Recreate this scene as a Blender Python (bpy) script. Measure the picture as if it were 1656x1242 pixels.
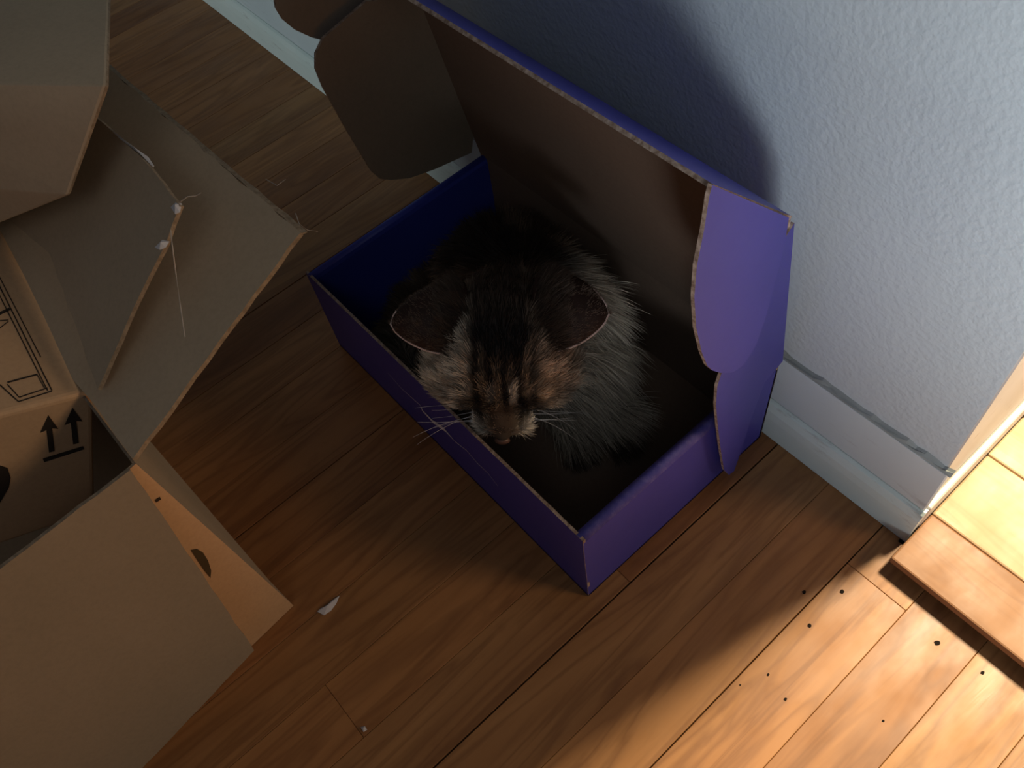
import bpy, bmesh, math, random
import numpy as np
from mathutils import Vector, Matrix
random.seed(7); rng = np.random.default_rng(7)
for o in list(bpy.data.objects): bpy.data.objects.remove(o)
SC = bpy.context.scene; COL = SC.collection

# ---------------------------------------------------------------- camera
# world: x along the wall towards the doorway, y from the room into the wall, z up (metres)
FPX = 1380.0
RW = np.array([[0.6552, 0.7473, -0.1109], [0.5866, -0.5957, -0.5487], [-0.4761, 0.2945, -0.8286]])
RW[0] /= np.linalg.norm(RW[0]); RW[2] = np.cross(RW[0], RW[1]); RW[2] /= np.linalg.norm(RW[2]); RW[1] = np.cross(RW[2], RW[0])
CAM = np.array([0, 0, .75])
cd = bpy.data.cameras.new('camera'); cam = bpy.data.objects.new('camera', cd); COL.objects.link(cam)
cd.sensor_fit = 'HORIZONTAL'; cd.sensor_width = 36; cd.lens = FPX / 1656 * 36; cd.clip_start = .02
cam.matrix_world = Matrix([[RW[0][i], -RW[1][i], -RW[2][i], CAM[i]] for i in range(3)] + [[0, 0, 0, 1]])
SC.camera = cam
# ---------------------------------------------------------------- light
SC.view_settings.view_transform = 'Standard'; SC.view_settings.look = 'None'
SC.view_settings.exposure = 0; SC.view_settings.gamma = 1; SC.view_settings.use_curve_mapping = False
w = bpy.data.worlds.new('world'); SC.world = w; w.use_nodes = True
w.node_tree.nodes['Background'].inputs[0].default_value = (.85, .9, 1, 1)
w.node_tree.nodes['Background'].inputs[1].default_value = .050
def area(name, loc, target, sx, sy, power, col, spread=180):
    l = bpy.data.lights.new(name, 'AREA'); l.shape = 'RECTANGLE'; l.size = sx; l.size_y = sy; l.energy = power; l.color = col; l.spread = math.radians(spread)
    o = bpy.data.objects.new(name, l); COL.objects.link(o); o.location = loc
    o.rotation_euler = (Vector(target) - Vector(loc)).to_track_quat('-Z', 'Y').to_euler(); return o
# daylight through a doorway to the right of the photographer
area('window_light', (.78, -.46, .47), (.20, .42, .50), .30, .36, 1.8, (.92, .95, 1.0), 52)
# added fills without a seen source: one low at left, one high at right
area('left_fill_light', (-1.3, -1.6, .30), (-1.0, .4, .12), .6, .45, 8.5, (.86, .96, .96))
area('room_fill_light', (1.0, -.9, 2.1), (-.3, .2, 0), .9, .9, 2.6, (.94, .97, 1.0))
# warm ceiling lamp in the next room, beyond the doorway, and a second one deeper in that room
area('ceiling_lamp', (.05, 1.75, 2.1), (.1, .3, 0), .36, .36, 165, (1.0, .84, .56))
area('table_lamp', (1.35, 1.25, 1.0), (-.2, .1, 0), .5, .5, 9.5, (1.0, .68, .40))

# ---------------------------------------------------------------- helpers
def ray(p): return RW.T @ np.array([p[0] - 828., p[1] - 621., FPX])
def on(p, ax, v):            # point of the sight line through a measured pixel on the plane axis = v
    r = ray(p); return CAM + r * ((v - CAM[ax]) / r[ax])
def W(x, y, z): return on((x, y), 2, z)
def V(a): return Vector([float(q) for q in a])
def link(name, me, parent=None, mats=()):
    o = bpy.data.objects.new(name, me); COL.objects.link(o)
    for m in mats: me.materials.append(m)
    if parent: o.parent = parent
    return o
def empty(name, loc, label=None, cat=None, group=None):
    o = bpy.data.objects.new(name, None); COL.objects.link(o); o.location = loc; o.empty_display_size = .05
    if label: o['label'] = label; o['category'] = cat
    if group: o['group'] = group
    return o
def tag(o, label, cat, group=None):
    o['label'] = label; o['category'] = cat
    if group: o['group'] = group
    return o
def par(o, p):               # parent and keep world placement
    o.parent = p; o.matrix_parent_inverse = Matrix.Translation(p.location).inverted(); return o
def box_me(lo, hi, bev=0.0, seg=1):
    bm = bmesh.new(); bmesh.ops.create_cube(bm, size=1)
    for v in bm.verts: v.co = Vector([lo[i] + (v.co[i] + .5) * (hi[i] - lo[i]) for i in range(3)])
    if bev: bmesh.ops.bevel(bm, geom=bm.edges[:], offset=bev, segments=seg, affect='EDGES', profile=.5)
    me = bpy.data.meshes.new('m'); bm.to_mesh(me); bm.free(); return me
def panel(name, pts, n, t, mats, parent, wob=0.0, sub=0):
    """flat sheet: outline pts, extruded by -n*t. mats = (face on the n side, other face, edge)"""
    n = V(n).normalized(); pts = [V(p) for p in pts]
    if wob:
        q = []
        for i, a in enumerate(pts):
            b = pts[(i + 1) % len(pts)]; L = (b - a).length; k = max(1, int(L / .012)); e = (b - a).normalized(); s = e.cross(n)
            for j in range(k):
                q.append(a.lerp(b, j / k) + (s * random.uniform(-wob, wob) if j else Vector()))
        pts = q
    bm = bmesh.new()
    top = [bm.verts.new(p) for p in pts]; bot = [bm.verts.new(p - n * t) for p in pts]
    f1 = bm.faces.new(top); f2 = bm.faces.new(bot[::-1]); f1.normal_update()
    f1.material_index = 0; f2.material_index = 1
    for i in range(len(pts)):
        j = (i + 1) % len(pts); f = bm.faces.new((top[j], top[i], bot[i], bot[j])); f.material_index = 2
    bmesh.ops.recalc_face_normals(bm, faces=bm.faces[:])
    me = bpy.data.meshes.new(name); bm.to_mesh(me); bm.free()
    o = link(name, me, None, mats)
    if parent: par(o, parent)
    return o
def nrm(a): a = np.asarray(a, float); return a / np.linalg.norm(a)
def tube(name, pts, r0, r1, mat, parent=None, n=5):
    pts = [V(p) for p in pts]; bm = bmesh.new(); rings = []
    for i, p in enumerate(pts):
        d = (pts[min(i + 1, len(pts) - 1)] - pts[max(i - 1, 0)]).normalized()
        a = d.orthogonal().normalized(); b = d.cross(a); r = r0 + (r1 - r0) * i / (len(pts) - 1)
        rings.append([bm.verts.new(p + (a * math.cos(2 * math.pi * k / n) + b * math.sin(2 * math.pi * k / n)) * r) for k in range(n)])
    for A, B in zip(rings, rings[1:]):
        for k in range(n): bm.faces.new((A[k], A[(k + 1) % n], B[(k + 1) % n], B[k]))
    bm.faces.new(rings[0][::-1]); bm.faces.new(rings[-1])
    bmesh.ops.recalc_face_normals(bm, faces=bm.faces[:])
    me = bpy.data.meshes.new(name); bm.to_mesh(me); bm.free(); o = link(name, me, None, [mat])
    if parent: par(o, parent)
    return o
# ---------------------------------------------------------------- materials
class NT:
    def __init__(s, name, rough=.6, spec=.4):
        s.m = bpy.data.materials.new(name); s.m.use_nodes = True; s.t = s.m.node_tree; s.b = s.t.nodes['Principled BSDF']
        s.b.inputs['Roughness'].default_value = rough; s.b.inputs['Specular IOR Level'].default_value = spec
    def n(s, ty, **k):
        x = s.t.nodes.new(ty)
        for a, v in k.items():
            if a.startswith('i_'): x.inputs[a[2:].replace('_', ' ')].default_value = v
            else: setattr(x, a, v)
        return x
    def l(s, a, b): s.t.links.new(a, b)
    def coords(s, scale, obj=True, rnd=False, kind='Object'):
        c = s.n('ShaderNodeTexCoord'); m = s.n('ShaderNodeMapping'); m.inputs['Scale'].default_value = scale
        s.l(c.outputs[kind], m.inputs['Vector'])
        if rnd:
            oi = s.n('ShaderNodeObjectInfo'); mm = s.n('ShaderNodeMath', operation='MULTIPLY'); mm.inputs[1].default_value = 37.
            s.l(oi.outputs['Random'], mm.inputs[0]); s.l(mm.outputs[0], m.inputs['Location'])
        return m.outputs[0]
    def noise(s, vec, scale, det=4, rough=.55, dist=0):
        x = s.n('ShaderNodeTexNoise'); x.inputs['Scale'].default_value = scale; x.inputs['Detail'].default_value = det
        x.inputs['Roughness'].default_value = rough; x.inputs['Distortion'].default_value = dist; s.l(vec, x.inputs['Vector']); return x.outputs['Fac']
    def ramp(s, fac, stops):
        r = s.n('ShaderNodeValToRGB'); e = r.color_ramp.elements
        while len(e) < len(stops): e.new(.5)
        for q, (p, c) in zip(e, stops): q.position = p; q.color = (*c, 1) if len(c) == 3 else c
        s.l(fac, r.inputs[0]); return r.outputs[0]
    def mix(s, fac, a, b, mode='MIX'):
        x = s.n('ShaderNodeMix', data_type='RGBA', blend_type=mode)
        for v, i in ((fac, 0), (a, 6), (b, 7)):
            if hasattr(v, 'is_linked') or hasattr(v, 'links'): s.l(v, x.inputs[i])
            else: x.inputs[i].default_value = v if i == 0 else (*v, 1)
        return x.outputs[2]
    def bump(s, h, st, dist):
        x = s.n('ShaderNodeBump'); x.inputs['Strength'].default_value = st; x.inputs['Distance'].default_value = dist
        s.l(h, x.inputs['Height']); s.l(x.outputs[0], s.b.inputs['Normal'])
    def col(s, c):
        if hasattr(c, 'links'): s.l(c, s.b.inputs['Base Color'])
        else: s.b.inputs['Base Color'].default_value = (*c, 1)

def wood(name, axis, dark, mid, light, rough=.42, grain=1.0):
    t = NT(name, rough, .35)
    st = (1, .09, 1) if axis == 'y' else (.09, 1, 1)
    v = t.coords(st, rnd=True)
    big = t.noise(v, 9, 3, .5, .6)
    fine = t.noise(v, 90, 6, .65, .3)
    ring = t.noise(v, 28, 2, .5, 2.2)
    c = t.ramp(big, [(.3, mid), (.5, light), (.72, mid)])
    c = t.mix(t.ramp(ring, [(.38, (0, 0, 0)), (.5, (.42 * grain,) * 3), (.60, (0, 0, 0))]), c, dark)
    c = t.mix(t.ramp(fine, [(.45, (0, 0, 0)), (.8, (.32 * grain,) * 3)]), c, dark)
    # whole-plank tone differences
    oi = t.n('ShaderNodeObjectInfo')
    tone = t.ramp(oi.outputs['Random'], [(0, (.84, .76, .70)), (.35, (.98, .92, .86)), (.7, (1.08, 1.05, .98)), (1, (.94, .97, .96))])
    c = t.mix(1.0, c, tone, 'MULTIPLY')
    # worn patches
    v2 = t.coords((1, .5, 1), kind='Object')
    c = t.mix(t.ramp(t.noise(v2, 14, 5, .7), [(.56, (0, 0, 0)), (.74, (.45,) * 3)]), c, dark)
    t.col(c); t.bump(fine, .12, .0015)
    rr = t.ramp(t.noise(v2, 30, 4), [(.3, (rough - .08,) * 3), (.7, (rough + .15,) * 3)]); t.l(rr, t.b.inputs['Roughness'])
    return t.m
M_PLANK = wood('oiled fir plank', 'y', (.13, .050, .019), (.30, .135, .050), (.40, .195, .075))
M_THRESH = wood('bare oak', 'x', (.17, .078, .034), (.31, .165, .085), (.36, .20, .105), .5, .8)
M_NEXT = wood('pale worn boards', 'x', (.30, .18, .09), (.50, .37, .22), (.58, .44, .28), .5, .6)
t = NT('floor gap dirt', .9, .1); t.col((.012, .008, .006)); M_GAP = t.m
def plaster():
    t = NT('blue grey stucco paint', .55, .3); v = t.coords((1, 1, 1))
    n1 = t.noise(v, 75, 3, .55); n2 = t.noise(v, 210, 2, .5); n3 = t.noise(v, 4, 3)
    t.col(t.ramp(n3, [(.3, (.50, .590, .635)), (.7, (.55, .635, .67))]))
    h = t.n('ShaderNodeMath', operation='ADD'); t.l(n1, h.inputs[0]); t.l(n2, h.inputs[1]); h2 = t.n('ShaderNodeMath', operation='MULTIPLY'); h2.inputs[1].default_value = .6
    t.l(h.outputs[0], h2.inputs[0]); t.bump(h2.outputs[0], .42, .003); return t.m
M_WALL = plaster()
def paint(name, c1, c2, dirt):
    t = NT(name, .42, .4); v = t.coords((1, 1, 1)); v2 = t.coords((.25, 1, 1))
    c = t.mix(t.ramp(t.noise(v, 12, 4), [(.35, (0, 0, 0)), (.7, (1, 1, 1))]), c1, c2)
    c = t.mix(t.ramp(t.noise(v2, 60, 5, .7), [(.60, (0, 0, 0)), (.74, (.65,) * 3)]), c, dirt)
    t.col(c); t.bump(t.noise(v2, 40, 4), .2, .002); return t.m
M_BASE = paint('pale green grey gloss paint', (.64, .77, .76), (.70, .81, .80), (.26, .28, .26))
M_BOARD = paint('blue grey gloss paint', (.58, .69, .74), (.62, .73, .77), (.37, .42, .45))
M_JAMB = paint('cream paint chipped', (.58, .55, .50), (.66, .63, .58), (.35, .27, .20))
M_CAULK = paint('dirty caulk', (.24, .26, .25), (.40, .44, .43), (.09, .09, .08))
def card(name, c, c2, flute=True, axis=0):
    t = NT(name, .8, .15); v = t.coords((1, 1, 1))
    k = t.mix(t.ramp(t.noise(v, 7, 4, .6), [(.3, (0, 0, 0)), (.7, (1, 1, 1))]), c, c2)
    k = t.mix(t.ramp(t.noise(v, 260, 3, .7), [(.4, (0, 0, 0)), (.8, (.22,) * 3)]), k, tuple(q * .55 for q in c))
    t.col(k); t.bump(t.noise(v, 18, 3, .5), .25, .004); return t.m
M_KRAFT = card('brown kraft cardboard', (.46, .36, .25), (.52, .41, .29))
M_KRAFT2 = card('orange brown kraft cardboard', (.55, .36, .21), (.60, .40, .24))
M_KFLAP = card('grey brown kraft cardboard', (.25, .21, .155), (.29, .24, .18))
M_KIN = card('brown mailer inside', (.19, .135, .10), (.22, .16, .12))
def edge(name, a, b):
    t = NT(name, .9, .1); v = t.coords((1, 1, 1))
    t.col(t.ramp(t.noise(v, 240, 3, .6), [(.35, a), (.65, b)])); t.bump(t.noise(v, 400, 2), .6, .001); return t.m
M_EDGE = edge('raw corrugated edge', (.22, .17, .12), (.34, .27, .195))
M_EDGEP = edge('raw mailer edge', (.22, .15, .11), (.50, .40, .33))
t = NT('purple printed board', .48, .4); v = t.coords((1, 1, 1))
t.col(t.ramp(t.noise(v, 9, 4), [(.3, (.056, .055, .34)), (.7, (.066, .062, .38))])); t.bump(t.noise(v, 22, 3), .15, .003); M_PURP = t.m
t = NT('blue violet printed board', .42, .4); t.col((.040, .060, .40)); M_BLUE = t.m
t = NT('purple scuffed fold', .6, .3); v = t.coords((1, 1, 1))
t.col(t.ramp(t.noise(v, 150, 4, .7), [(.45, (.08, .07, .32)), (.78, (.17, .15, .42))])); M_FOLD = t.m
t = NT('black print ink', .7, .2); t.col((.035, .027, .022)); M_INK = t.m
t = NT('olive print ink', .7, .2); t.col((.075, .055, .03)); M_INK2 = t.m
t = NT('white torn paper', .8, .2); t.col((.62, .60, .62)); M_PAPER = t.m
t = NT('scuffed white', .8, .2); t.col((.75, .74, .85)); M_SCUFF = t.m
t = NT('grey fibre', .8, .2); t.col((.42, .38, .34)); M_FIBRE = t.m

# ---------------------------------------------------------------- setting
PW = .0595
floor = empty('floor', (0, 0, 0)); floor['kind'] = 'structure'
sub = link('subfloor', box_me((-2.2, -1.6, -.04), (1.6, .56, -.0195)), floor, [M_GAP])
def plank(name, x0, x1, y0, y1, z1, mat, parent, zt=.019, bev=.0004, cut=0):
    g = .00015; x1 -= cut
    me = box_me((-(x1 - x0) / 2 + g, -(y1 - y0) / 2 + g, -zt), ((x1 - x0) / 2 - g, (y1 - y0) / 2 - g, 0), bev)
    o = link(name, me, parent, [mat]); o.location = ((x0 + x1) / 2, (y0 + y1) / 2, z1); return o
XB = -.0725   # measured seam
k0 = -24; k1 = 17
joints = {}
mj = on((1425, 955), 2, 0)[1]
joints[0] = [mj]
for q in ((1015, 938), (575, 1175)):
    p = W(q[0], q[1], 0); joints[math.floor((p[0] - XB) / PW)] = [p[1]]
for k in range(k0, k1):
    x0 = XB + k * PW; x1 = x0 + PW
    js = joints.get(k, None)
    if js is None: js = [random.uniform(-.45, .3)] if k < -13 and k % 3 == 0 else []
    ys = [-1.5] + [random.uniform(-1.1, -.7)] + js + [.404 if x0 < -.06 else .40]
    if x0 < -.03: ys[-1] = .418
    for a, b in zip(ys, ys[1:]):
        if b - a > .004: plank('plank', x0, x1, a, b, 0, M_PLANK, floor, cut={-3: .0011, -1: .0007, -8: .0008, -12: .0007}.get(k, 0))
# nail holes: shallow dark pits in the boards
def pit(px, z, r, parent):
    p = W(px[0], px[1], z); bm = bmesh.new()
    vs = []
    for i in range(9):
        a = 2 * math.pi * i / 9; q = r * random.uniform(.75, 1.2)
        vs.append(bm.verts.new((p[0] + q * math.cos(a), p[1] + q * math.sin(a) * 1.2, z + .0003)))
    bm.faces.new(vs); me = bpy.data.meshes.new('nail_hole'); bm.to_mesh(me); bm.free(); link('nail_hole', me, parent, [M_GAP])
for q in [(1300, 958, .0016), (1362, 957, .0018), (1309, 1012, .0016), (1515, 1040, .0022), (1589, 1088, .0016), (1242, 1091, .001), (1197, 1108, .0008), (1270, 1131, .0012), (1428, 1166, .001)]:
    pit(q[:2], 0, q[2], floor)

WX = -.0572; WY = .4148
wall = link('wall_back', box_me((-2.2, WY, -.0195), (WX, WY + .20, 2.4)), None, [M_WALL]); wall['kind'] = 'structure'
me = box_me((WX, WY + .0005, .0), (WX + .0015, WY + .20, 2.4)); o = link('trim_1', me, None, [M_JAMB]); o['kind'] = 'structure'
bb = empty('baseboard_back', (-1, .41, 0)); bb['kind'] = 'structure'
XE = -.0503
o = link('upper_board', box_me((-2.2, .4098, .0515), (XE - .002, .4150, .1172), .0012), None, [M_BOARD]); par(o, bb)
def shoe():
    bm = bmesh.new(); prof = [(.4147, 0.0005), (.4035, .0005), (.4035, .030), (.4045, .040), (.4075, .0475), (.4105, .0500), (.4147, .0502)]
    A = [bm.verts.new((-2.2, y, z)) for y, z in prof]; B = [bm.verts.new((XE, y, z)) for y, z in prof]
    bm.faces.new(A); bm.faces.new(B[::-1])
    for i in range(len(prof)): j = (i + 1) % len(prof); bm.faces.new((A[i], B[i], B[j], A[j]))
    bmesh.ops.recalc_face_normals(bm, faces=bm.faces[:]); me = bpy.data.meshes.new('shoe'); bm.to_mesh(me); bm.free(); return me
o = link('lower_board', shoe(), None, [M_BASE]); par(o, bb)
def caulk():
    bm = bmesh.new(); n = 260; rows = []
    for i in range(n + 1):
        x = -2.2 + (XE + 2.2) * i / n; j = random.uniform(-.0012, .0012); h = .1185 + random.uniform(-.0012, .0022)
        rows.append([bm.verts.new((x, .4100, .1165)), bm.verts.new((x, .4108 + j * .4, .1180)), bm.verts.new((x, .4128, h + .0004)), bm.verts.new((x, .4149, h + .0022))])
    for a, b in zip(rows, rows[1:]):
        for q in range(3): bm.faces.new((a[q], a[q + 1], b[q + 1], b[q])) 
    me = bpy.data.meshes.new('caulk'); bm.to_mesh(me); bm.free(); return me
o = link('caulk_line', caulk(), None, [M_CAULK]); par(o, bb)
# doorway: raised oak threshold and the boards of the next room
th = empty('floor_doorway', (.6, .6, 0)); th['kind'] = 'structure'
TZ = .018; XT = -.0490
o = link('subfloor', box_me((-.055, .40, -.0195), (1.4, 2.2, .0), 0), None, [M_GAP]); par(o, th)
def plank2(y0, y1, x0, x1, mat, name='plank', zt=.009):
    me = box_me((-(x1 - x0) / 2, -(y1 - y0) / 2, -zt), ((x1 - x0) / 2, (y1 - y0) / 2, 0), .0018, 2)
    o = link(name, me, None, [mat]); o.location = ((x0 + x1) / 2, (y0 + y1) / 2, TZ); par(o, th); return o
o = plank2(.3735, .4330, XT, 1.3, M_THRESH, 'threshold_board'); 
plank2(.4335, .5175, XT, 1.3, M_NEXT, 'threshold_board')
y = .5185
while y < 1.8:
    xs = [XT + .0] + sorted(random.uniform(.1, 1.1) for _ in range(1)) + [1.3]
    for a, b in zip(xs, xs[1:]): plank2(y, y + .0565, a, b - .001, M_NEXT)
    y += .0575
for q in [(1610, 843, .0028), (1645, 815, .0018), (1620, 790, .0018), (1590, 778, .001)]:
    pit(q[:2], TZ, q[2], th)
# painted strip along the foot of the wall end
o = link('trim_2', box_me((WX + .0016, .4155, TZ * 0 + .0008), (XT - .0006, .60, .052), .0012), None, [M_JAMB]); o['kind'] = 'structure'

# ---------------------------------------------------------------- purple mailer box
X0, X1, Y0, Y1, H = -.609, -.2087, .164, .398, .125
T = .0028
mb = empty('mailer_box', (-.409, .28, 0), 'purple printed cardboard mailer box with its lid standing open against the wall', 'box')
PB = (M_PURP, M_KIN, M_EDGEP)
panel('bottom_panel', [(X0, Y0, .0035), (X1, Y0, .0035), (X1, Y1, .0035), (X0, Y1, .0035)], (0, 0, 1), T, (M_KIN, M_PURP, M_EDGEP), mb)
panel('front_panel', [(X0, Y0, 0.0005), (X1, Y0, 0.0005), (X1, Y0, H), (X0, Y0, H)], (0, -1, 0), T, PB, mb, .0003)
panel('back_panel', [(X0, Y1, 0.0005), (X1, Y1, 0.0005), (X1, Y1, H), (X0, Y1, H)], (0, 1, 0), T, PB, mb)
def endwall(xo, s):          # rolled double end wall with a rounded top fold
    bm = bmesh.new(); th_ = .011; prof = [(0, 0.0005), (0, H - .006), (.0012, H - .002), (.004, H + .0005), (th_ - .004, H + .0005), (th_ - .0012, H - .002), (th_, H - .006), (th_, .004)]
    A = [bm.verts.new((xo - s * a, Y0 + .0004, z)) for a, z in prof]; B = [bm.verts.new((xo - s * a, Y1 - .0004, z)) for a, z in prof]
    f = bm.faces.new(A); f = bm.faces.new(B[::-1])
    for i in range(len(prof)):
        j = (i + 1) % len(prof); f = bm.faces.new((A[i], B[i], B[j], A[j])); f.material_index = 0 if i == 0 else (1 if i in (5, 6) else 2)
        if i in (1, 2, 3, 4): f.smooth = True
        if i == 7: f.material_index = 0
    bmesh.ops.recalc_face_normals(bm, faces=bm.faces[:]); me = bpy.data.meshes.new('end_panel'); bm.to_mesh(me); bm.free()
    o = link('end_panel', me, None, [M_PURP, M_BLUE, M_FOLD if s > 0 else M_BLUE]); par(o, mb)
endwall(X1, 1); endwall(X0, -1)
# lid: hinged on the back rim, leaning forward a little; tuck flap angled up and out
HY, HZ = Y1, H; LY, LZ = .3625, .3320; TY, TZ2 = .2762, .4212
ln = nrm((0, (LZ - HZ), -(LY - HY)))      # outward (towards the wall)
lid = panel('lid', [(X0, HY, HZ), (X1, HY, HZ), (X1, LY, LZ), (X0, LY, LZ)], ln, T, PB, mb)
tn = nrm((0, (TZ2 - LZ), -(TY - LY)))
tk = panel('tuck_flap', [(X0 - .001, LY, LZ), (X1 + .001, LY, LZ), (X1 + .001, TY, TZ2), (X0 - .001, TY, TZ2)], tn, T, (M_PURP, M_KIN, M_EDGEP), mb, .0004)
def rounded(pts, rad, n=6):
    out = []
    N = len(pts)
    for i, p in enumerate(pts):
        p = np.array(p, float); r = rad[i]
        if r == 0: out.append(p); continue
        a = np.array(pts[i - 1], float); b = np.array(pts[(i + 1) % N], float)
        pa = p + nrm(a - p) * r; pb = p + nrm(b - p) * r
        for k in range(n + 1):
            t_ = k / n; out.append(pa * (1 - t_) ** 2 + p * 2 * t_ * (1 - t_) + pb * t_ ** 2)
    return out
# right tuck ear (tongue), hinged on the end of the tuck flap, and the lid side flap under it
def onpl(p, P0, n):
    r = ray(p); return CAM + r * (((P0 - CAM) @ n) / (r @ n))
def tilt_plane(P0, h, deg):     # plane through hinge line (P0, h in the end plane), free edge swung outwards by deg
    e = nrm(np.cross(h, [1, 0, 0])); e = e if e[1] < 0 else -e; a = math.radians(deg)
    return nrm(np.array([math.cos(a), 0, 0]) - e * math.sin(a))
hl_ = nrm([0, LY - HY, LZ - HZ]); P0 = np.array([X1 + .0012, HY, HZ]); ns_ = tilt_plane(P0, hl_, 7)
side = [(1185, 520), (1168, 600), (1160, 625), (1158, 655), (1161, 690), (1166, 730), (1171, 760), (1179, 768), (1187, 762), (1196, 737), (1214, 680), (1236, 620)]
pts = [P0 + hl_ * .20 + ln * T] + [onpl(q, P0, ns_) for q in side] + [P0 + hl_ * .004 + ln * T]
panel('lid_side_flap', pts, ns_, T * .9, PB, mb)
P0 = np.array([X1 + .0052, LY, LZ]); nt_ = tilt_plane(P0, nrm([0, TY - LY, TZ2 - LZ]), 6)
tongue = [(1276, 352), (1152, 299), (1147, 318), (1139, 370), (1127, 430), (1123, 480), (1126, 530), (1135, 570), (1144, 592), (1152, 599), (1165, 603), (1185, 602), (1203, 590), (1222, 560), (1238, 515), (1250, 470), (1258, 440), (1268, 400)]
e_ = nrm(np.cross(nrm([0, TY - LY, TZ2 - LZ]), [1, 0, 0])); e_ = e_ if e_[1] < 0 else -e_
panel('tuck_flap_ear', [onpl(q, P0, nt_) for q in tongue], nt_, T, PB, mb)
# left lid side flap: big, round-cornered, brown inside seen
xl = X0 - .003
lf = rounded([(xl, .392, .150), (xl, .3635, .322), (xl, .330, .352), (xl, .2440, .3300), (xl, .2700, .1500), (xl, .300, .140)], [0, 0, .01, .028, .03, .0])
lfp = [(690, -10), (590, 0), (520, 60), (508, 85), (508, 110), (520, 140), (560, 212), (598, 275), (612, 287), (630, 289), (660, 286), (700, 272), (760, 245)]
pp = [on(p, 0, xl) for p in lfp]
pp = [np.array([xl, min(q[1], .392), q[2]]) for q in pp] + [np.array([xl, .392, .155]), np.array([xl, .3640, .322])]
panel('lid_side_flap', pp, (-1, 0, 0), T, (M_PURP, M_KFLAP, M_EDGEP), mb)  # inside toned paler than the lid, standing in for light on it
# left tuck ear, splayed outwards past the side flap
te = [(600, -6), (523, 64), (500, 58), (474, 46), (455, 30), (444, 12), (441, -8), (448, -40), (475, -75), (520, -95)]
pp = [on(p, 0, xl - .012) for p in te]
panel('tuck_flap_ear', pp, (-1, 0, 0), T, (M_PURP, M_KFLAP, M_EDGEP), mb)  # same paler inside tone, light put into the colour
# scuffs on the front panel
def ribbon(name, pix, ws, mat, parent, fn, lift):
    bm = bmesh.new(); P = [V(fn(p)) for p in pix]; L = []; Rr = []
    for i, p in enumerate(P):
        d = (P[min(i + 1, len(P) - 1)] - P[max(0, i - 1)]).normalized(); s_ = d.cross(V(lift)).normalized()
        L.append(bm.verts.new(p + s_ * ws[i] + V(lift) * .0004)); Rr.append(bm.verts.new(p - s_ * ws[i] + V(lift) * .0004))
    for i in range(len(P) - 1): bm.faces.new((L[i], L[i + 1], Rr[i + 1], Rr[i]))
    me = bpy.data.meshes.new(name); bm.to_mesh(me); bm.free(); o = link(name, me, None, [mat]); par(o, parent); return o
fy = lambda p: on(p, 1, Y0)
ribbon('scuff', [(628, 603), (650, 628), (680, 655), (684, 664), (700, 681), (720, 695), (735, 712)], [.0003, .0004, .0006, .0022, .0036, .0032, .0005], M_SCUFF, mb, fy, (0, -1, 0))
ribbon('scuff', [(737, 714), (755, 728), (772, 748), (790, 765), (806, 786)], [.0008, .0005, .0006, .0004, .0003], M_SCUFF, mb, fy, (0, -1, 0))

# ---------------------------------------------------------------- big open carton (left)
CT = .0036
F0 = np.array([-.3906, -.041, 0.0]); vdir = nrm((.10, -.995, 0)); udir = nrm((-.995, -.10, 0))
RZ = .30
Tc = W(215, 745, RZ)                       # rim corner nearest the cat
ca = empty('open_carton', tuple(F0 + udir * .25 + vdir * .2), 'large brown cardboard carton, flaps folded open, on the floor left of the purple box', 'box')
LX, LYc = .50, .42
rv = vdir.copy(); ru = nrm(np.array([-1, -.02, 0]))
B = [F0, F0 + vdir * LYc, F0 + vdir * LYc + udir * LX, F0 + udir * LX]
TP = [Tc, Tc + rv * LYc, Tc + rv * LYc + ru * LX, Tc + ru * LX]
BR = (M_KRAFT2, M_KRAFT, M_EDGE); BI = (M_KRAFT, M_KRAFT, M_EDGE)
zz = np.array([0, 0, .0008])
panel('side_panel', [B[0] + zz, B[1] + zz, TP[1] - zz * 14, TP[0] - zz * 5], (.98, .1, 0.02), .002, BR, ca)
panel('side_panel', [B[3] + zz, B[0] + zz, TP[0] - zz * 5, TP[3] - zz * 5], (0, 1, .0), .0018, (M_KRAFT, M_KRAFT, M_EDGE), ca)
panel('side_panel', [B[2] + zz, B[3] + zz, TP[3], TP[2]], (-1, 0, 0), CT, BR, ca)
panel('side_panel', [B[1] + zz, B[2] + zz, TP[2], TP[1]], (0, -1, 0), CT, BR, ca)
panel('bottom_panel', [B[0] + zz * 8, B[1] + zz * 8, B[2] + zz * 8, B[3] + zz * 8], (0, 0, 1), CT, BI, ca)
# flap folded down over the near side
a1 = W(209, 757, RZ + .002); a2 = a1 + nrm(W(0, 915, RZ) - a1) * .40; b1 = W(411, 1052, .060)
nf = np.cross(a2 - a1, b1 - a1); nf = nrm(nf if nf[0] > 0 else -nf); b2 = onpl((228, 1245), a1, nf); b2 = b1 + nrm(b2 - b1) * .40; a1 = a1 + nf * .002; a2 = a2 + nf * .004
panel('flap', [a1, b1, b2, a2], nf, CT * .8, (M_KFLAP, M_KRAFT2, M_EDGE), ca, .0006)
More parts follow.
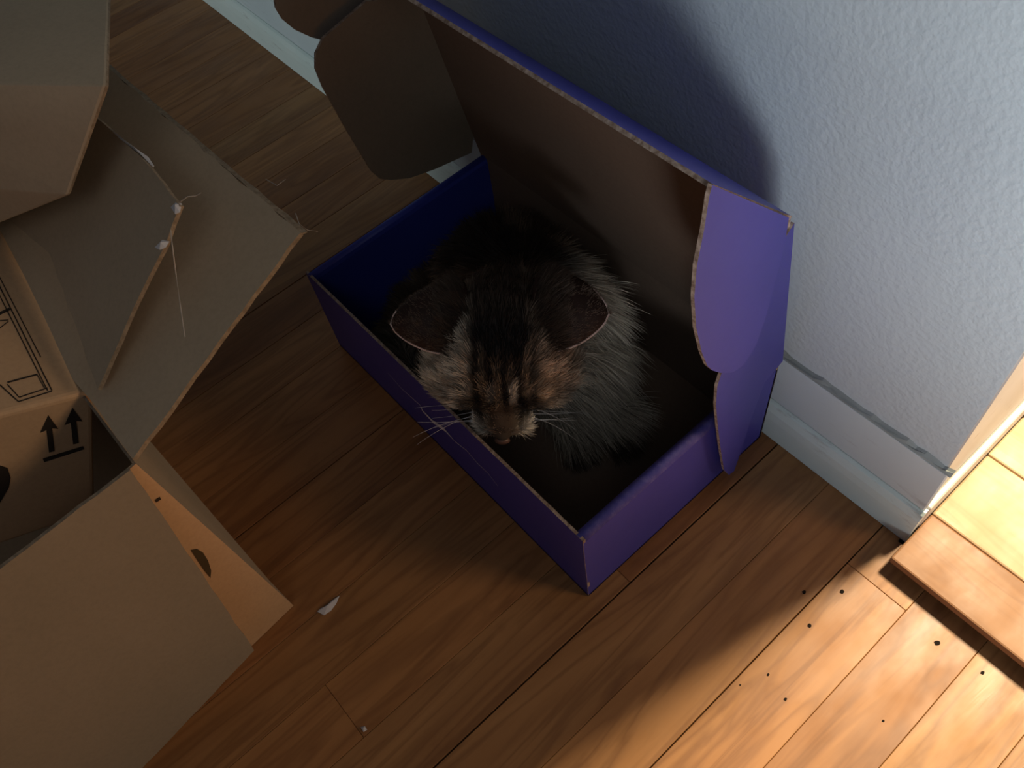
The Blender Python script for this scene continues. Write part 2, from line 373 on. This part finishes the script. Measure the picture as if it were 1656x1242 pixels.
# flap towards the wall, opened outwards
p1 = W(215, 742, RZ + .001); q1 = W(486, 376, RZ + .056); q2 = W(176, 112, RZ + .056); q2 = q2 + (q2 - q1) * .4; p2 = p1 + ru * .44
n1 = np.cross(q1 - p1, p2 - p1); n1 = nrm(n1 if n1[2] > 0 else -n1)
panel('flap', [p1, q1, q2, p2], n1, CT, BI, ca, .0010)
eo = nrm(np.cross(n1, q2 - q1)); eo = eo if eo @ (q1 - p1) > 0 else -eo
panel('crushed_edge', [q1 - n1 * .001, q1 + eo * .0035 - n1 * .004, q2 + eo * .0035 - n1 * .004, q2 - n1 * .001], nrm(n1 + eo), .001, (M_EDGE, M_EDGE, M_EDGE), ca, .0008)
# inner torn flap, lying over the first
r1 = W(158, 630, RZ + .012); s1 = W(215, 500, RZ + .05); s1b = W(268, 395, RZ + .078); s2 = W(291, 332, RZ + .088); s3 = W(235, 262, RZ + .088); s4 = W(168, 200, RZ + .088); 
n2 = np.cross(s1b - r1, s4 - r1); n2 = nrm(n2 if n2[2] > 0 else -n2)
s5, s6, s7 = [onpl(q, r1, n2) for q in ((60, 110), (-60, 290), (80, 410))]
panel('flap', [r1, onpl((215, 500), r1, n2), s1b, onpl((291, 332), r1, n2), onpl((235, 262), r1, n2), s4, s5, s6, s7], n2, CT * .8, BI, ca, .0008)
# far flap, standing up and creased over, reaching towards the camera
ZF = .455
P = lambda x, y, z: W(x, y, z)
A0 = P(178, -60, ZF - .02); A1 = P(171, 138, ZF); A2 = P(110, 316, ZF - .062); A3 = P(0, 361, ZF - .100); 
L0 = P(-260, -60, ZF - .05); L1 = P(-260, 132, ZF - .01); L2 = P(-260, 283, ZF - .070); L3 = P(-260, 455, ZF - .15)
def flap_facets():
    bm = bmesh.new(); vs = {}
    def vv(k, p): vs[k] = bm.verts.new(V(p))
    for k, p in dict(M0=TP[3], M1=TP[3] + vdir * .30, A0=A0, A1=A1, A2=A2, A3=A3, L0=L0, L1=L1, L2=L2, L3=L3).items(): vv(k, p)
    F = [bm.faces.new([vs[k] for k in q]) for q in (('A0', 'L0', 'L1', 'A1'), ('A1', 'L1', 'L2', 'A2'), ('A2', 'L2', 'L3', 'A3'), ('L0', 'M0', 'L1'), ('L1', 'M0', 'M1', 'L2'), ('L2', 'M1', 'L3'))]
    bmesh.ops.triangulate(bm, faces=F)
    bmesh.ops.recalc_face_normals(bm, faces=bm.faces[:])
    bm.faces.ensure_lookup_table()
    if bm.faces[0].normal.z < 0: bmesh.ops.reverse_faces(bm, faces=bm.faces[:])
    me = bpy.data.meshes.new('flap'); bm.to_mesh(me); bm.free(); return me
o = link('flap', flap_facets(), None, [M_KRAFT, M_EDGE]); par(o, ca)
sm = o.modifiers.new('s', 'SOLIDIFY'); sm.thickness = CT; sm.offset = -1; sm.material_offset_rim = 1
bv = o.modifiers.new('b', 'BEVEL'); bv.width = .0025; bv.segments = 2; bv.limit_method = 'ANGLE'; bv.angle_limit = .1
# prints on the near face of the carton
def decal(name, pts, mat, parent, n, lift=.0005, th_=.0002):
    pts = [np.asarray(p, float) + nrm(n) * lift for p in pts]
    return panel(name, pts, n, th_, (mat, mat, mat), parent)
nF = nrm(np.cross(B[1] - B[0], Tc - B[0])); nF = nF if nF[0] > 0 else -nF
def onpl(p, P0, n):
    r = ray(p); return CAM + r * (((P0 - CAM) @ n) / (r @ n))
pf = lambda l: [onpl(q, B[0], nF) for q in l]
decal('printed_mark', pf([(250, 808), (258, 803), (260, 807), (252, 812)]), M_INK, ca, nF)
arc = [(308, 889), (318, 887), (328, 893), (336, 906), (341, 922), (340, 934), (330, 922), (319, 906)]
decal('printed_disc', pf(arc), M_INK2, ca, nF)

# ---------------------------------------------------------------- printed inner box, tilted inside the carton
Ax = nrm((-.9937, .0802, .0781)); Bx = nrm((-.0364, -.8902, .4542)); Cx = nrm(np.cross(Ax, Bx)); Cx = Cx if Cx[2] < 0 else -Cx
Vi = W(151, 632, RZ - .004)
ib = empty('printed_box', tuple(Vi + Cx * .2 + Bx * .15 + Ax * .15), 'brown box printed with two upward arrows, tilted inside the open carton', 'box')
def inner():
    bm = bmesh.new(); c = [Vi + Ax * a + Bx * b + Cx * d for a in (0, .30) for b in (0, .30) for d in (0, .14)]
    vs = [bm.verts.new(V(p)) for p in c]
    for q in ((0, 1, 3, 2), (4, 6, 7, 5), (0, 4, 5, 1), (2, 3, 7, 6), (0, 2, 6, 4), (1, 5, 7, 3)): bm.faces.new([vs[i] for i in q])
    bmesh.ops.recalc_face_normals(bm, faces=bm.faces[:]); bmesh.ops.bevel(bm, geom=bm.edges[:], offset=.004, segments=3, affect='EDGES', profile=.5)
    me = bpy.data.meshes.new('body'); bm.to_mesh(me); bm.free(); return me
o = link('body', inner(), None, [M_KRAFT2]); par(o, ib)
nA = -Ax; nC = -Cx
pa = lambda l: [onpl(q, Vi, nA) for q in l]; pc = lambda l: [onpl(q, Vi, nC) for q in l]
def arrow(cx, cy, bx, by):
    # tip, head corners, shaft
    return [(cx, cy), (cx + 16, cy + 22), (cx + 6, cy + 21), (bx + 5, by - 2), (bx - 4, by), (cx - 3, cy + 24), (cx - 13, cy + 28)]
decal('printed_arrow', pa(arrow(78, 671, 83, 731)), M_INK, ib, nA)
decal('printed_arrow', pa(arrow(117, 659, 122, 718)), M_INK, ib, nA)
decal('printed_bar', pa([(69, 741), (134, 721), (136, 726), (71, 747)]), M_INK, ib, nA)
decal('printed_disc', pa([(-40, 748), (0, 752), (12, 756), (17, 772), (14, 788), (7, 800), (0, 812), (-20, 830), (-50, 835)]), M_INK, ib, nA)
def line(a, b, w_=1.1, m=M_INK):
    a = np.array(a, float); b = np.array(b, float); d = nrm(b - a); s_ = np.array([-d[1], d[0]]) * w_
    decal('printed_line', pc([a + s_, b + s_, b - s_, a - s_]), m, ib, nC)
line((-20, 425), (84, 632), .9); line((-22, 436), (77, 632), .8); line((-18, 415), (66, 578), .0001 + .7)
line((84, 633), (30, 650), .9); line((77, 628), (31, 643), .8); line((30, 650), (-20, 605), .9); line((31, 643), (12, 622), .8)
line((60, 606), (12, 619), 1.2); line((60, 606), (72, 628), .6)
line((-14, 514), (16, 500), 2.2); line((-10, 520), (14, 518), .8); line((-18, 545), (14, 520), .6)

# ---------------------------------------------------------------- torn bits, threads, floor litter
def scrap(pix, z, label, mat=M_PAPER, th_=.0006, name='paper_scrap', cat='paper', fn=None, grp=None, parent=None):
    bm = bmesh.new(); P0 = [V((fn or (lambda p: W(p[0], p[1], z)))(p)) for p in pix]
    c = sum(P0, Vector()) / len(P0); cv = bm.verts.new(c + Vector((0, 0, .0025))); vs = [bm.verts.new(p) for p in P0]
    for i in range(len(vs)): bm.faces.new((cv, vs[i], vs[(i + 1) % len(vs)]))
    bmesh.ops.recalc_face_normals(bm, faces=bm.faces[:])
    me = bpy.data.meshes.new(name); bm.to_mesh(me); bm.free(); o = link(name, me, None, [mat])
    s_ = o.modifiers.new('s', 'SOLIDIFY'); s_.thickness = th_
    if parent: par(o, parent)
    elif label: tag(o, label, cat, grp)
    return o
scrap([(513, 989), (518, 984), (528, 979), (538, 970), (549, 963), (544, 976), (535, 988), (524, 995)], .0012, 'torn white paper scrap lying on the floor by the carton corner')
scrap([(583, 1176), (590, 1174), (594, 1180), (588, 1184)], .0012, 'tiny white crumb on the floorboards below the torn scrap')
scrap([(698, 277), (716, 265), (736, 260), (722, 272), (710, 281)], .035, 'white paper sliver behind the far end of the purple box', fn=lambda p: on(p, 2, .0015))
scrap([(276, 335), (284, 327), (294, 329), (291, 343), (283, 346)], 0, None, name='torn_label', fn=lambda p: W(p[0], p[1], RZ + .092), parent=ca)
scrap([(250, 400), (262, 388), (274, 390), (268, 400), (258, 404)], 0, None, name='torn_label', fn=lambda p: W(p[0], p[1], RZ + .084), parent=ca)
scrap([(176, 206), (196, 222), (220, 240), (240, 254), (249, 268), (247, 270), (237, 258), (218, 243), (194, 225)], 0, None, name='torn_label', fn=lambda p: W(p[0], p[1], RZ + .0905), parent=ca)
tube('loose_thread', [W(276, 372, RZ + .088), W(279, 400, RZ + .083), W(284, 440, RZ + .07), W(291, 490, RZ + .06), W(299, 545, RZ + .053)], .0005, .0004, M_FIBRE, ca)
tube('loose_thread', [W(292, 326, RZ + .09), W(303, 318, RZ + .093), W(316, 317, RZ + .092), W(325, 312, RZ + .094)], .0005, .0003, M_FIBRE, ca)
tube('loose_thread', [W(478, 345, RZ + .056), W(484, 362, RZ + .055), W(497, 372, RZ + .05), W(514, 374, RZ + .045)], .0003, .0002, M_FIBRE, ca)
tube('loose_thread', [W(430, 290, RZ + .057), W(448, 300, RZ + .06), W(462, 290, RZ + .062)], .0003, .0002, M_FIBRE, ca)

# ---------------------------------------------------------------- the cat
rI, dI, fI = RW[0], RW[1], RW[2]
HS = 1.13
hg = nrm(dI + .05 * fI); hr = nrm(rI + .0 * dI); hr = nrm(hr - hg * (hr @ hg)); hh = np.cross(hg, hr); hh = hh if hh[2] > 0 else -hh
HC = W(812, 560, .176)
def HL(r, g, h): return HC + (hr * r + hg * g + hh * h) * HS
print('head', HC, 'g', hg, 'h', hh)
cat = empty('cat', (HC[0], HC[1], .0065), 'long-haired brown tabby cat sitting in the purple box looking down', 'cat')
parts_ = []
HA = [hr, hg, hh]
def ell(c, rad, axes=None):
    axes = axes if axes is not None else np.eye(3); rad = np.array(rad) * np.ones(3)
    bm = bmesh.new(); bmesh.ops.create_icosphere(bm, subdivisions=4, radius=1)
    for v in bm.verts:
        q = np.array(v.co) * rad * (HS if axes is HA else 1); v.co = V(np.asarray(c) + axes[0] * q[0] + axes[1] * q[1] + axes[2] * q[2])
    parts_.append(bm)
ell(HL(0, 0, 0), (.049, .050, .042), HA)
for s in (-1, 1):
    ell(HL(.026 * s, .018, -.014), (.029, .030, .026), HA)
    ell(HL(.0105 * s, .054, -.021), (.0125, .013, .011), HA)
    ell(HL(.018 * s, .022, .014), (.020, .022, .016), HA)
ell(HL(0, .044, -.008), (.015, .024, .017), HA)
ell(HL(0, .060, -.010), (.009, .012, .010), HA)
ell(HL(0, .050, -.032), (.014, .014, .012), HA)
def chain(pts, rads):
    for (a, ra), (b, rb) in zip(zip(pts, rads), zip(pts[1:], rads[1:])):
        n = max(2, int(np.linalg.norm(np.array(b) - np.array(a)) / (min(ra, rb) * .35)))
        for i in range(n + 1):
            t_ = i / n; ell(np.array(a) * (1 - t_) + np.array(b) * t_, ra * (1 - t_) + rb * t_)
SH = np.array([-.405, .292, .105]); CH = np.array([-.375, .290, .085]); RP = np.array([-.490, .320, .075])
print('HC', HC)
chain([HL(0, -.02, -.02), SH, RP], [.042, .062, .064])
chain([HL(0, -.01, -.045), CH, (-.40, .29, .06)], [.034, .050, .055])
for s, pw in ((0, (-.322, .262, .018)), (1, (-.300, .300, .018))):
    pw = np.array(pw)
    chain([CH + np.array([.005, -.015 + .035 * s, -.01]), pw * .5 + CH * .5 + np.array([0, 0, -.012]), pw + np.array([-.012, .004, .008]), pw], [.030, .021, .016, .015])
    for q in (-.009, -.003, .003, .009):
        ell(pw + np.array([.013, -.006 + q * .7, -.004]) + np.array([-.3 * abs(q), q * .5, 0]), (.007, .005, .0065))
chain([RP, RP + np.array([.045, -.055, -.03]), RP + np.array([.095, -.075, -.048])], [.055, .040, .020])     # hind thigh and foot (room side)
chain([RP, RP + np.array([.05, .018, -.025]), RP + np.array([.10, .02, -.045])], [.05, .034, .018])
chain([RP + np.array([-.03, 0, -.02]), (-.57, .33, .03), (-.575, .25, .026), (-.54, .195, .024), (-.47, .185, .022), (-.42, .186, .021)], [.03, .020, .018, .017, .015, .011])
# ears as thin curved shells
def ear(s, base, tip, wdir, L, Wd, nb):
    a = nrm(tip); w_ = nrm(wdir - a * (wdir @ a)); n_ = nrm(nb - a * (nb @ a) - w_ * (nb @ w_))
    bm = bmesh.new(); nt, ns = 22, 20; out = []; inn = []
    for i in range(nt + 1):
        t_ = i / nt; pr_ = (1 - t_ ** 2.1) ** .62 * (1 + .12 * math.sin(math.pi * t_))
        ro, ri = [], []
        for j in range(ns + 1):
            q = -1 + 2 * j / ns; th_ = q * 1.25
            P0 = base + a * (L * t_) + w_ * (Wd * pr_ * math.sin(th_) / math.sin(1.25)) + n_ * (Wd * .62 * pr_ * (math.cos(th_) - .3)) - n_ * (.006 * t_ * t_)
            ro.append(bm.verts.new(V(P0))); dn = -n_ * .0022 * math.cos(th_) - w_ * .0022 * math.sin(th_)
            ri.append(bm.verts.new(V(P0 + dn)))
        out.append(ro); inn.append(ri)
    for i in range(nt):
        for j in range(ns):
            bm.faces.new((out[i][j], out[i + 1][j], out[i + 1][j + 1], out[i][j + 1]))
            bm.faces.new((inn[i][j], inn[i][j + 1], inn[i + 1][j + 1], inn[i + 1][j]))
        for j in (0, ns): bm.faces.new((out[i][j], inn[i][j], inn[i + 1][j], out[i + 1][j]))
    for i in (0, nt):
        for j in range(ns): bm.faces.new((out[i][j], out[i][j + 1], inn[i][j + 1], inn[i][j]))
    bmesh.ops.remove_doubles(bm, verts=bm.verts[:], dist=1e-6)
    bmesh.ops.recalc_face_normals(bm, faces=bm.faces[:]); return bm
EAR = {}
for s in (-1, 1):
    base = HL(.024 * s, -.022 if s < 0 else -.026, .016)
    if s < 0: EAR[s] = (base, hr * -.95 + hh * .22 + hg * .10, hg + hh * .15 - hr * .25, .063, .028, hh * .9 - hg * .45)
    else: EAR[s] = (base, hr * .92 + hh * .34 + hg * .05, hg + hh * .1, .060, .031, hh * .9 - hg * .30)
ears = [ear(s, *EAR[s]) for s in (-1, 1)]
def join_bms(bms, name):
    vs = []; fs = []; off = 0
    for bm in bms:
        bm.verts.index_update(); vs += [tuple(v.co) for v in bm.verts]; fs += [tuple(v.index + off for v in f.verts) for f in bm.faces]; off = len(vs); bm.free()
    me = bpy.data.meshes.new(name); me.from_pydata(vs, [], fs); me.update(); return me
me = join_bms(parts_, 'cat_raw'); tmp = bpy.data.objects.new('tmp', me); COL.objects.link(tmp)
rm = tmp.modifiers.new('r', 'REMESH'); rm.mode = 'VOXEL'; rm.voxel_size = .0022
sm = tmp.modifiers.new('s', 'SMOOTH'); sm.iterations = 7; sm.factor = .6
dg = bpy.context.evaluated_depsgraph_get(); body_me = bpy.data.meshes.new_from_object(tmp.evaluated_get(dg)); bpy.data.objects.remove(tmp)
# colour pattern, in the head's own axes and along the body
def sn(p, f, ph=0): return np.sin(p[:, 0] * f + ph) * np.sin(p[:, 1] * f * 1.13 + ph * 1.7 + 1) * np.sin(p[:, 2] * f * .94 + ph * .6 + 2)
def ss(a, b, x): t_ = np.clip((x - a) / (b - a), 0, 1); return t_ * t_ * (3 - 2 * t_)
C_BLK = np.array([.012, .010, .010]); C_DK = np.array([.055, .040, .030]); C_MID = np.array([.17, .125, .088]); C_OR = np.array([.52, .38, .27]); C_GR = np.array([.55, .50, .41]); C_CR = np.array([.85, .78, .68])
def colour(P):
    d = (P - HC) / HS; r = d @ hr; g = d @ hg; h = d @ hh; rr = np.linalg.norm(d, axis=1)
    ishead = ss(.085, .062, rr)[:, None]; ar = np.abs(r)
    def mx(a, b, k): return a * (1 - k[:, None]) + b * k[:, None]
    c = np.tile(C_MID, (len(P), 1))
    # head
    c = mx(c, C_OR, ss(.012, .030, ar) * ss(-.02, .012, g) * .9)
    c = mx(c, C_GR, ss(-.016, -.032, r) * .85)
    c = mx(c, C_GR, ss(.012, -.020, h) * .35)
    stripe = ss(.35, .75, np.sin(r * 620 + .8 * np.sin(g * 90)) * .5 + .5) * ss(.030, .018, ar) * ss(.068, .048, g)
    c = mx(c, C_BLK, stripe * .9)
    band = ss(.023, .013, ar + .004 * np.sin(g * 200)) * ss(.030, .005, g); c = mx(c, C_BLK, band)
    # cheek stripes running back from the eyes
    ck = ss(.45, .75, np.sin((g + .35 * h) * 330 + ar * 60) * .5 + .5) * ss(.020, .028, ar) * ss(.052, .040, g) * ss(-.005, .012, g)
    c = mx(c, C_DK, ck * .5)
    eye = ss(.013, .006, np.hypot((ar - .020) * .8, g - .045)); c = mx(c, C_BLK, eye * .85)
    spot = ss(.0045, .002, np.hypot(ar - .008, (g - .034) * .45)); c = mx(c, C_CR, spot * np.where(r > 0, .55, .15))
    nose = ss(.010, .006, ar) * ss(.040, .050, g); c = mx(c, np.array([.15, .10, .07]), nose * .8)
    pad = ss(.008, .012, ar) * ss(.050, .056, g) * ss(-.010, -.016, h); c = mx(c, C_CR, pad * .55 * ss(.0, .02, ar)); c = mx(c, C_CR, ss(-.014, -.020, h) * ss(.045, .055, g) * .8)
    chin = ss(-.026, -.032, h) * ss(.02, .035, g); c = mx(c, C_CR, chin * .8)
    c = mx(c, C_DK, ss(-.005, -.03, g) * .75)
    # body: dark saddle, grey ruff sides
    b = np.tile(C_DK, (len(P), 1)) * .8
    k = sn(P, 95) * .5 + .5; b = mx(b, C_MID * .8, ss(.45, .75, k))
    b = mx(b, C_BLK, ss(.045, .015, np.abs(P[:, 1] - .305)) * ss(.10, .13, P[:, 2]) * .9)
    ruff = ss(.030, .055, r) * ss(-.095, -.045, g) * ss(.075, .025, g) * ss(.02, .05, P[:, 2]); b = mx(b, C_GR, ruff * .9)
    bib = ss(-.03, .02, g) * ss(-.02, -.05, h); b = mx(b, C_GR * .6, bib * .55)
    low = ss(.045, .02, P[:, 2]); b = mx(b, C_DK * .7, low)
    return c * ishead + b * (1 - ishead)
def set_cols(me, cols, name='fur_colour'):
    at = me.color_attributes.new(name, 'FLOAT_COLOR', 'POINT'); a = np.ones((len(me.vertices), 4), np.float32); a[:, :3] = cols; at.data.foreach_set('color', a.ravel())
def furmat(name, rough, gain):
    t = NT(name, rough, .25); a = t.n('ShaderNodeVertexColor'); a.layer_name = 'fur_colour'
    c = t.mix(1.0, a.outputs['Color'], (gain,) * 3, 'MULTIPLY'); t.col(c); return t.m
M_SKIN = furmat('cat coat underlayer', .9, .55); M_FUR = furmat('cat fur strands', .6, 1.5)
nv = len(body_me.vertices); co = np.zeros(nv * 3, np.float32); body_me.vertices.foreach_get('co', co); co = co.reshape(-1, 3).astype(float)
set_cols(body_me, colour(co)); body_me.materials.clear()
for p in body_me.polygons: p.use_smooth = True
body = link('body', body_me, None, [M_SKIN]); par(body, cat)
# ear parts
t = NT('ear skin', .6, .3); v = t.coords((1, 1, 1))
geo = t.n('ShaderNodeNewGeometry')
t.col(t.ramp(t.noise(v, 60, 3), [(.3, (.030, .016, .012)), (.7, (.048, .024, .018))])); M_EAR = t.m
t = NT('ear rim light', .6, .3); t.col((.85, .66, .60)); M_RIM_LIGHT = t.m
ear_pts_ = []
for k, bm in enumerate(ears):
    me = join_bms([bm], 'ear'); 
    for p in me.polygons: p.use_smooth = True
    o = link('ear', me, None, [M_EAR]); par(o, cat); ear_pts_.append(me)
# ear rims: fine pale line painted for rim light along the free edge
def ear_rim_light(s):
    base, a, wd, L, Wd, nb = EAR[s]; a = nrm(a); w_ = nrm(wd - a * (wd @ a)); n_ = nrm(nb - a * (nb @ a) - w_ * (nb @ w_)); pts = []
    def pt(t_, q):
        pr_ = max(0, (1 - t_ ** 2.1)) ** .62 * (1 + .12 * math.sin(math.pi * t_)); th_ = 1.25 * q
        return base + a * (L * t_) + w_ * (Wd * pr_ * math.sin(th_) / math.sin(1.25)) + n_ * (Wd * .62 * pr_ * (math.cos(th_) - .3)) - n_ * (.006 * t_ * t_)
    for i in range(4, 23): pts.append(pt(i / 22, 1))
    for i in range(21, (19 if s < 0 else 16), -1): pts.append(pt(i / 22, -1))
    return pts
for s in (-1, 1): tube('ear_rim_light', ear_rim_light(s), .0010, .0008, M_RIM_LIGHT, cat, 6)
# strands
def surf_samples(me, n):
    me.calc_loop_triangles(); nt = len(me.loop_triangles); tv = np.zeros(nt * 3, np.int32); me.loop_triangles.foreach_get('vertices', tv); tv = tv.reshape(-1, 3)
    c_ = np.zeros(len(me.vertices) * 3, np.float32); me.vertices.foreach_get('co', c_); c_ = c_.reshape(-1, 3).astype(float)
    A, B_, C_ = c_[tv[:, 0]], c_[tv[:, 1]], c_[tv[:, 2]]; cr = np.cross(B_ - A, C_ - A); ar = np.linalg.norm(cr, axis=1)
    idx = rng.choice(nt, n, p=ar / ar.sum()); u_ = rng.random(n); v_ = rng.random(n); f_ = u_ + v_ > 1; u_[f_] = 1 - u_[f_]; v_[f_] = 1 - v_[f_]
    P_ = A[idx] + (B_[idx] - A[idx]) * u_[:, None] + (C_[idx] - A[idx]) * v_[:, None]
    return P_, cr[idx] / ar[idx][:, None]
def nz(a): return a / np.maximum(np.linalg.norm(a, axis=1), 1e-9)[:, None]
def fur(name, P_, N_, length, flow, width, lift, parent, cfun, seg=4, clump=.5):
    n = len(P_)
    cl = np.stack([sn(P_, 240, 0), sn(P_, 240, 2.1), sn(P_, 240, 4.3)], 1) + .5 * np.stack([sn(P_, 520, 1), sn(P_, 520, 3), sn(P_, 520, 5)], 1)
    flow = nz(flow - N_ * (flow * N_).sum(1)[:, None] + 1e-6)
    d0 = nz(N_ * lift + flow + cl * clump + rng.normal(0, .16, (n, 3)))
    L_ = length * (.65 + .5 * rng.random(n)) * (1 + .3 * sn(P_, 180, .7))
    pts = [P_ - N_ * .001]; d = d0
    for i in range(seg):
        pts.append(pts[-1] + d * (L_ / seg)[:, None]); d = nz(d + flow * .12 + np.array([0, 0, -.10]))
    pts = np.stack(pts, 1)
    # stay inside the mailer walls below the rim
    lowm = pts[..., 2] < H + .006
    for ax, lo, hi in ((0, X0 + .013, X1 - .013), (1, Y0 + .0045, Y1 - .0045)):
        pts[..., ax] = np.where(lowm, np.clip(pts[..., ax], lo, hi), pts[..., ax])
    pts[..., 2] = np.maximum(pts[..., 2], .006)
    rd = nz(rng.normal(0, 1, (n, 3))); side_ = nz(np.cross(d0, rd)); verts = []; faces = []
    m = 2 * seg + 1; V_ = np.zeros((n, m, 3))
    for i in range(seg):
        w2 = width * (1 - .55 * i / seg); V_[:, 2 * i] = pts[:, i] + side_ * w2; V_[:, 2 * i + 1] = pts[:, i] - side_ * w2
    V_[:, m - 1] = pts[:, seg]
    base_ = (np.arange(n) * m)[:, None]
    tri = []
    for i in range(seg - 1): tri += [[2 * i, 2 * i + 1, 2 * i + 3], [2 * i, 2 * i + 3, 2 * i + 2]]
    tri.append([2 * seg - 2, 2 * seg - 1, 2 * seg])
    tri = np.array(tri); T_ = (base_[:, :, None] + tri[None]).reshape(-1, 3)
    me = bpy.data.meshes.new(name); me.vertices.add(n * m); me.vertices.foreach_set('co', V_.reshape(-1).astype(np.float32))
    nf_ = len(T_); me.loops.add(nf_ * 3); me.loops.foreach_set('vertex_index', T_.ravel().astype(np.int32)); me.polygons.add(nf_)
    me.polygons.foreach_set('loop_start', np.arange(0, nf_ * 3, 3, dtype=np.int32)); me.update(calc_edges=True)
    cc = cfun(P_) * (.7 + .6 * rng.random(n))[:, None]
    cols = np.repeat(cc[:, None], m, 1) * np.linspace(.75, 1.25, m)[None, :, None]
    set_cols(me, cols.reshape(-1, 3)); o = link(name, me, None, [M_FUR]); o['kind'] = 'stuff'; par(o, parent); return o
P_, N_ = surf_samples(body_me, 120000)
keep = ((P_ - HC) @ hr < 9) & (P_[:, 2] > .012)
P_, N_ = P_[keep], N_[keep]
d = (P_ - HC) / HS; r = d @ hr; g = d @ hg; h = d @ hh; rr = np.linalg.norm(d, axis=1)
hd = ss(.082, .060, rr)
nosez = ss(.030, .055, g)
Lh = .0105 - .0065 * nosez + .010 * ss(.030, .045, np.abs(r)) * (1 - nosez) * ss(.0, -.02, h)
Lb = .026 + .020 * ss(.02, .06, r) * ss(-.10, -.02, g); low = ss(.05, .02, P_[:, 2]); Lb = Lb * (1 - .65 * low)
Ln = Lh * hd + Lb * (1 - hd)
# hide the eye and nose-leather zones
nl = (np.abs(r) < .006) & (g > .066)
flow_h = -hg[None] * 1.0 + (np.sign(r) * ss(.012, .04, np.abs(r)))[:, None] * hr[None] * 1.1 - hh[None] * .2
out = nz(P_ - (SH + RP) / 2)
flow_b = out * .7 + nz(RP - P_) * .35 + np.array([0, 0, -.45]) + (ss(.02, .05, r) * ss(-.1, 0, g))[:, None] * (hr + hg * .6)[None] * 1.2
fl = flow_h * hd[:, None] + flow_b * (1 - hd)[:, None]
m_ = ~nl
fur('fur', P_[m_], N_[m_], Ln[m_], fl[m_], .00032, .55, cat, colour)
# short fur on the backs of the ears, tufts inside
for k, me in enumerate(ear_pts_):
    pe, ne = surf_samples(me, 12000); s = (-1, 1)[k]
    up = ne @ hh > .1; pe, ne = pe[up], ne[up]
    dist = np.abs((pe - HL(.024 * s, -.02, .016)) @ hr)
    fur('ear_fur', pe, ne, np.full(len(pe), .0045) + .014 * ss(.034, .0, dist), np.tile(hr * s * .6 - hg * .5, (len(pe), 1)), .00024, .35, cat,
        lambda q, s=s: np.tile(np.array([.085, .060, .045]), (len(q), 1)) * (.5 + .8 * ss(.0, .05, np.abs((q - HC) @ hr) - .02))[:, None], 3, .4)
# face: nose leather, closed-down eyes, mouth line, whiskers
t = NT('nose leather', .4, .5); t.col((.16, .085, .065)); M_NOSE = t.m
t = NT('eye amber', .08, .6); t.col((.30, .22, .04)); M_EYE = t.m
t = NT('eye pupil and lid line', .15, .5); t.col((.006, .006, .006)); M_PUP = t.m
t = NT('whisker', .4, .4); t.col((.9, .9, .92)); M_WHISK = t.m
def blob(name, c, rad, axes, mat):
    bm = bmesh.new(); bmesh.ops.create_icosphere(bm, subdivisions=3, radius=1)
    for v in bm.verts:
        q = np.array(v.co) * rad; v.co = V(np.asarray(c) + axes[0] * q[0] + axes[1] * q[1] + axes[2] * q[2])
    for f in bm.faces: f.smooth = True
    me = bpy.data.meshes.new(name); bm.to_mesh(me); bm.free(); o = link(name, me, None, [mat]); par(o, cat); return o
blob('nose', HL(0, .0715, -.013), (.0068, .0038, .0046), HA, M_NOSE)
for s in (-1, 1):
    e = blob('eye', HL(.0190 * s, .0405, -.008), (.0085, .0075, .0085), HA, M_EYE)
    blob('pupil', HL(.0193 * s, .0478, -.010), (.0022, .0015, .0050), HA, M_PUP)
    for i in range(7):
        f0 = HL(s * (.016 + .0012 * (i % 3)), .058 - .0022 * i, -.019 - .0012 * i)
        dr = hr * s * (1.0) + hg * random.uniform(-.15, .30) + hh * random.uniform(.05, .35)
        dr = nrm(dr); Lw = random.uniform(.040, .062); sag = hg * random.uniform(-.004, .010) - hh * .006
        tube('whisker', [f0 + dr * Lw * t_ + sag * (t_ * t_) * 1.6 for t_ in np.linspace(0, 1, 8)], .00030, .00006, M_WHISK, cat, 4)
tube('mouth', [HL(-.012, .060, -.029), HL(-.005, .067, -.026), HL(0, .069, -.022), HL(.005, .067, -.026), HL(.012, .060, -.029)], .0008, .0008, M_PUP, cat)
